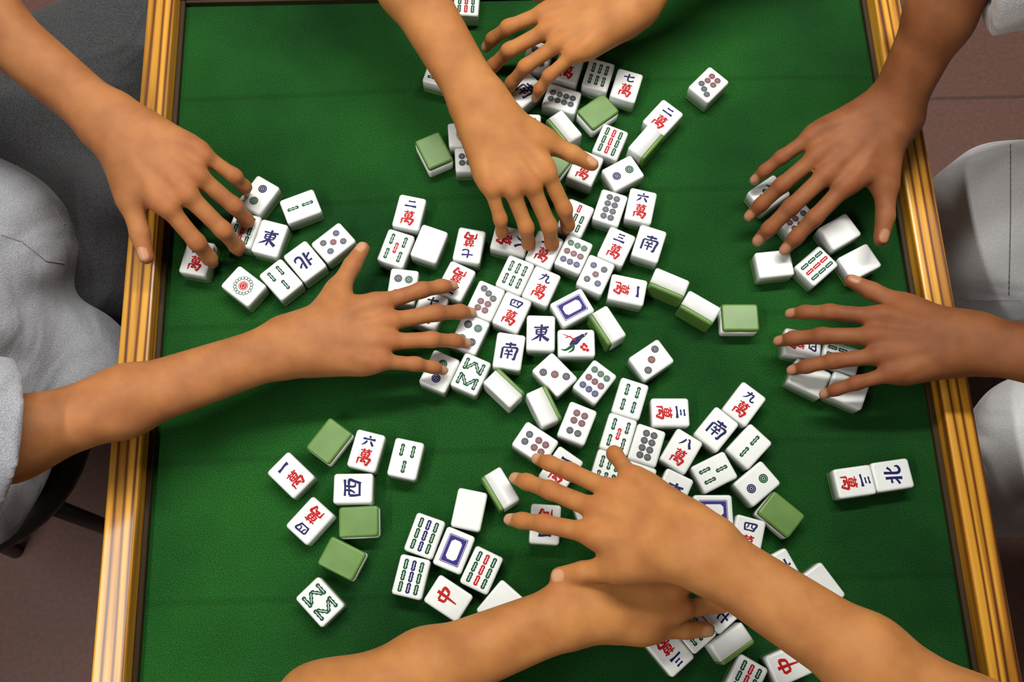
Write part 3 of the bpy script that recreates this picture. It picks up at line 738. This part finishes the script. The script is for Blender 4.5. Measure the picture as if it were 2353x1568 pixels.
def person(name, label, skin, shirt_mat, trouser_mat, c, face, arms, knees, lean=0.05, sleeve=(0.62, .066, .062), belly=None, hem=None, sc_=1.0, fold=.0045, extra=None, tcut=None, tail=None, seams={}):
    """c: hips centre (x, y); face: unit vector towards the table; arms: list of dicts"""
    root = tag(empty('person', (c[0], c[1], 0)), label, 'person', 'people around the mahjong table')
    org = v3(c[0], c[1], 0)
    f = unit([face[0], face[1], 0]); l = np.cross(v3(0, 0, 1), f)                 # l: the person's own left
    B = Solid(); nails = []; flush = []
    hip = org + v3(0, 0, .61); chest = hip + f * lean + v3(0, 0, .36); neck = hip + f * (lean * 1.5) + v3(0, 0, .495)
    for s_ in (-1, 1):
        B.add(hip + l * .07 * s_, chest - v3(0, 0, .15) + l * .06 * s_, .105, .092, .05)
        B.add(chest - v3(0, 0, .15) + l * .06 * s_, chest + l * .075 * s_, .092, .098, .05)
    head = neck + f * .06 + v3(0, 0, .150)
    B.add(neck - v3(0, 0, .05), neck + f * .03 + v3(0, 0, .08), .058, .054, .03)
    B.add(head + v3(0, 0, .012) - f * .02, head + v3(0, 0, .02) + f * .02, .080, .076, .03)
    B.add(head + f * .035 - v3(0, 0, .02), head + f * .045 - v3(0, 0, .085), .060, .034, .03)
    B.add(head + f * .096 + v3(0, 0, .005), head + f * .112 - v3(0, 0, .032), .008, .013, .010)          # nose
    for s_ in (-1, 1):
        B.add(head + l * .083 * s_ + v3(0, 0, .010), head + l * .085 * s_ - v3(0, 0, .028), .012, .009, .006)  # ears
        B.add(head + f * .088 + l * .020 * s_ + v3(0, 0, .022), head + f * .078 + l * .048 * s_ + v3(0, 0, .018), .009, .008, .008)   # brow
    B.add(head + f * .085 - l * .018 - v3(0, 0, .058), head + f * .085 + l * .018 - v3(0, 0, .058), .009, .009, .006)   # mouth
    SH = Solid(); SH.fold = fold
    for s_ in (-1, 1):
        SH.add(hip + l * .075 * s_ + v3(0, 0, .0), chest - v3(0, 0, .14) + l * .07 * s_, .128, .110, .05)
        SH.add(chest - v3(0, 0, .14) + l * .07 * s_, chest + l * .085 * s_, .110, .112, .05)
        SH.add(chest + l * .08 * s_, neck - v3(0, 0, .035) + l * .05 * s_, .09, .045, .05)
    for b_ in (belly or []): SH.add(*b_)
    cut_planes = []
    for A in arms:
        W = at(*A['wrist']); E = at(*A['elbow']) if len(A['elbow']) == 3 else None
        k_ = at(A['aim'][0], A['aim'][1], A['wrist'][2]) - W
        side = 1 if A['right'] else -1
        sh = chest + l * (-.175 if A['right'] else .175) + v3(0, 0, .09) + f * A.get('reach', .03)
        h2, t2, n2 = hand(B, nails, flush, W, k_, side, A.get('pitch', 0), A.get('roll', 0), A.get('scale', 1.0), A.get('spread'), A.get('flex'), A.get('thumb', (48, 8)))
        forearm(B, W, E, sh, t2, A.get('fat', 1.0))
        B.add(sh, chest + l * (-.09 if A['right'] else .09) + v3(0, 0, .06), .052, .075, .05)
        q, ra, rb = A.get('sleeve', sleeve); e = sh + (E - sh) * q; ax = unit(E - sh)
        SH.add(sh - ax * .01, e + ax * .08, ra, rb, .04); SH.add(sh, chest + l * (-.09 if A['right'] else .09) + v3(0, 0, .06), .068, .09, .05)
        def cutter(P, e=e, ax=ax, sh=sh, E=E):
            rel = (P - e.astype(np.float32)); along = rel @ ax.astype(np.float32)
            rad = np.sqrt(np.maximum((rel * rel).sum(-1) - along * along, 0))
            slab = np.where(rad < .13, along, -1.0)                                # cut the cloth past the cuff
            hollow = np.where(along > -.035, np.maximum(-(rad - .056), -1.0), -1.0)      # and open the sleeve round the arm
            return np.where(along > -.12, np.maximum(slab, np.where(along > -.035, hollow, -1.0)), -1.0)
        SH.cuts.append(cutter)
    if hem is not None: SH.cuts.append(hem)
    me, v = B.mesh('body', [skin], VOX)
    nl = np.zeros(len(v), np.float32); fl = np.zeros(len(v), np.float32)
    for cN, d, s2, u, hl, hw in nails:
        r_ = v - cN; a_, b_, c_ = r_ @ d, r_ @ s2, r_ @ u
        e_ = (np.abs(a_) / hl) ** 2.6 + (np.abs(b_) / hw) ** 2.6
        nl = np.maximum(nl, np.clip((1.25 - e_) / .4, 0, 1) * (c_ > -.0042) * (np.abs(c_) < .012))
    for cF, rF, s2 in flush:
        fl = np.maximum(fl, s2 * np.exp(-((v - cF) ** 2).sum(1) / rF ** 2))
    for nm, arr in (('nail', nl), ('flush', fl)):
        at_ = me.attributes.new(nm, 'FLOAT', 'POINT'); at_.data.foreach_set('value', arr.astype(np.float32))
    def put(nm, mesh, parent=root):
        o = link(nm, mesh, parent)
        o.location = -Vector(root.location) if parent is root else (0, 0, 0)
        return o
    body = put('body', me)
    sm = SH.mesh('shirt', [shirt_mat], .0042)[0]; so = put('shirt', sm)
    for p_ in seams.get('shirt', []): seam(so, sm, p_)
    if tail:
        bm = bmesh.new(); vs = [bm.verts.new(Vector(at(*p))) for p in tail]; c0 = bm.verts.new(sum((v.co for v in vs), Vector()) / len(vs) + Vector((0, 0, .012)))
        for i in range(len(vs)): bm.faces.new((vs[i], vs[(i + 1) % len(vs)], c0))
        bmesh.ops.recalc_face_normals(bm, faces=bm.faces)
        bmesh.ops.subdivide_edges(bm, edges=bm.edges[:], cuts=3, use_grid_fill=True)
        if sum(fc.normal.z for fc in bm.faces) < 0: bmesh.ops.reverse_faces(bm, faces=bm.faces[:])
        bmesh.ops.solidify(bm, geom=bm.faces[:], thickness=.003)
        put('shirt_tail', mesh_from_bm('shirt_tail', bm, shirt_mat, True))
    T = Solid(); T.fold = .003
    T.add(hip + l * .08 - v3(0, 0, .008), hip - l * .08 - v3(0, 0, .008), .118, .118, .04)
    for kx, ky, kz, r1, r2 in knees:
        kn = v3(kx, ky, kz); sd = 1 if (kn - org) @ l > 0 else -1
        T.add(hip + l * .09 * sd - v3(0, 0, .008), kn, r1, r2, .04)
        foot = kn * v3(1, 1, 0) + v3(0, 0, .10) - f * .02
        T.add(kn, foot, r2 * .94, r2 * .72, .03)
    for e_ in (extra or []): T.add(*e_)
    T.cuts.append(lambda P: (.085 - P[..., 2]))
    if tcut is not None: T.cuts.append(tcut)
    tm = T.mesh('trousers', [trouser_mat], .0045)[0]; to = put('trousers', tm)
    for p_ in seams.get('trousers', []): seam(to, tm, p_)
    for kx, ky, kz, r1, r2 in knees:
        q = v3(kx, ky, 0) - f * .03; Z = Solid(); Z.add(q + v3(0, 0, .045), q + f * .16 + v3(0, 0, .032), .044, .030, .02); Z.add(q + v3(0, 0, .05), q + v3(0, 0, .10), .042, .040, .02)
        Z.cuts.append(lambda P: .002 - P[..., 2])
        put('shoe', Z.mesh('shoe', [M['black_vinyl']], .004)[0])
    H = Solid(); H.add(head - f * .028 + v3(0, 0, .030), head + f * .006 + v3(0, 0, .040), .083, .080, .03); H.add(head - f * .05, head - f * .055 - v3(0, 0, .055), .066, .046, .03)
    H.cuts.append(lambda P, head=head.astype(np.float32), f=f.astype(np.float32): np.minimum(((P - head) @ f) - .060, 1.0))
    put('hair', H.mesh('hair', [M['black_hair']], .004)[0])
    for s_ in (-1, 1):
        bm = bmesh.new(); bmesh.ops.create_uvsphere(bm, u_segments=28, v_segments=18, radius=.012)
        bmesh.ops.translate(bm, verts=bm.verts, vec=Vector(head + f * .083 + l * .031 * s_ + v3(0, 0, .004)))
        bm.faces.ensure_lookup_table(); ec = Vector(head + f * .083 + l * .031 * s_ + v3(0, 0, .004)); look = Vector(unit(f - v3(0, 0, .45)))
        for fc in bm.faces: fc.material_index = 1 if (fc.calc_center_median() - ec).normalized().dot(look) > .80 else 0
        put('eye', mesh_from_bm('eye', bm, [M['eye_white'], M['pupil']], True))
    return root

M['skin_tan'] = skin_material('tan_skin', lin(180, 122, 68), lin(160, 102, 56), lin(196, 148, 112))
M['skin_brown'] = skin_material('brown_skin', lin(142, 88, 52), lin(120, 70, 40), lin(172, 122, 92))
M['skin_olive'] = skin_material('olive_skin', lin(172, 114, 68), lin(150, 94, 56), lin(190, 142, 110))
M['grey_shirt'] = cloth_material('grey_shirt_cotton', lin(146, 148, 156), lin(176, 179, 188))
M['pale_shirt'] = cloth_material('pale_shirt_cotton', lin(200, 202, 206), lin(226, 228, 232))
M['white_shirt'] = cloth_material('white_shirt_cotton', lin(196, 198, 200), lin(222, 224, 226))
M['dark_trousers'] = cloth_material('charcoal_trouser_wool', lin(50, 50, 52), lin(80, 81, 84))
M['pale_trousers'] = cloth_material('pale_grey_trouser_cotton', lin(220, 221, 224), lin(242, 243, 246))

# left side: grey shirt, dark trousers
person('left', 'person in grey short-sleeved shirt and dark trousers on the left, both hands on the tiles', M['skin_olive'], M['grey_shirt'], M['dark_trousers'],
       (-0.74, 0.34), (1, 0),
       [dict(right=False, wrist=(275, 300, .095), aim=(400, 408), elbow=(-215, -110, .17), flex=dict(index=(28, 36, 26), middle=(28, 40, 26), ring=(30, 40, 26), little=(30, 38, 26)), thumb=(38, 6), pitch=-6),
        dict(right=True, wrist=(688, 790, .066), aim=(860, 752), elbow=(20, 1012, .115), spread=dict(index=10, middle=2, ring=-6, little=-14), thumb=(62, 10), scale=.94, pitch=-2, fat=.95, sleeve=(0.985, .074, .070))],
       [(-.42, .825, .56, .125, .095), (-.30, .50, .55, .118, .100)],
       belly=[(v3(-.62, .20, .66), v3(-.59, .42, .69), .13, .12, .05), (v3(-.60, .28, .62), v3(-.49, .31, .60), .10, .075, .04), (v3(-.60, .42, .67), v3(-.53, .44, .655), .090, .062, .03)],
       seams=dict(shirt=[[(2, 540), (50, 556), (105, 600), (150, 606)], [(2, 350), (60, 400), (120, 470), (150, 520)]]),
       tail=[(60, 500, -.055), (165, 482, -.085), (238, 562, -.100), (208, 628, -.105), (140, 604, -.095), (50, 620, -.06)])
# right side: pale grey shirt and trousers
def right_hem(P): return np.where((P[..., 0] < .93) & (P[..., 1] > .29), .349 - P[..., 1], -1.0)
person('right', 'person in pale grey clothes on the right, brown hands over loose tiles', M['skin_brown'], M['pale_shirt'], M['pale_trousers'],
       (1.10, 0.40), (-1, 0),
       [dict(right=True, wrist=(2042, 270, .075), aim=(1902, 388), elbow=(2240, -130, .22), spread=dict(index=4, middle=1, ring=-2, little=-8), thumb=(54, 18), scale=1.0, pitch=-3, reach=.12, sleeve=(.97, .084, .084)),
        dict(right=False, wrist=(2215, 786, .075), aim=(2050, 778), elbow=(2720, 880, .15), spread=dict(index=8, middle=2, ring=-6, little=-15), thumb=(36, 4), scale=.93, pitch=-4, reach=.10)],
       [(.69, .465, .57, .112, .112), (.69, .172, .57, .100, .098)], lean=.30, tcut=right_hem, seams=dict(trousers=[[(2322, 320), (2322, 500), (2318, 690)], [(2205, 688), (2270, 690), (2350, 690)]]))
# far side
person('far', 'person whose two bare forearms reach in from the top edge of the photo', M['skin_tan'], M['white_shirt'], M['dark_trousers'],
       (0.06, 1.18), (0, -1),
       [dict(right=True, wrist=(1116, 262, .090), aim=(1194, 385), elbow=(835, -215, .15), thumb=(44, 8), pitch=-6, scale=.93, spread=dict(index=3, middle=0, ring=-3, little=-8), flex=dict(index=(28, 34, 24), middle=(28, 38, 24), ring=(30, 38, 24), little=(32, 36, 24))),
        dict(right=False, wrist=(1440, 12, .085), aim=(1300, 52), elbow=(1800, -330, .15), thumb=(40, 8), pitch=-6, scale=.93, flex=dict(index=(14, 24, 16), middle=(16, 26, 16), ring=(18, 28, 16), little=(18, 28, 16)))],
       [(.20, .78, .55, .088, .072), (-.08, .78, .55, .088, .072)])
# near side
person('near', 'person whose crossed bare forearms come up from the bottom edge of the photo', M['skin_tan'], M['white_shirt'], M['dark_trousers'],
       (0.11, -0.48), (0, 1),
       [dict(right=False, wrist=(1345, 1398, .064), aim=(1485, 1360), elbow=(735, 1640, .11), fat=1.05, thumb=(20, 4), pitch=-2, scale=.92, flex=dict(index=(18, 28, 20), middle=(18, 28, 20), ring=(18, 28, 20), little=(18, 28, 20))),
        dict(right=True, wrist=(1592, 1256, .138), aim=(1412, 1166), elbow=(2255, 1690, .150), fat=1.12, spread=dict(index=11, middle=0, ring=-3, little=-30), thumb=(34, 6), pitch=-25, scale=.98, flex=dict(index=(2, 12, 8), middle=(2, 12, 8), ring=(2, 12, 8), little=(22, 50, 30)))],
       [(-.03, -.14, .55, .088, .072), (.25, -.14, .55, .088, .072)])
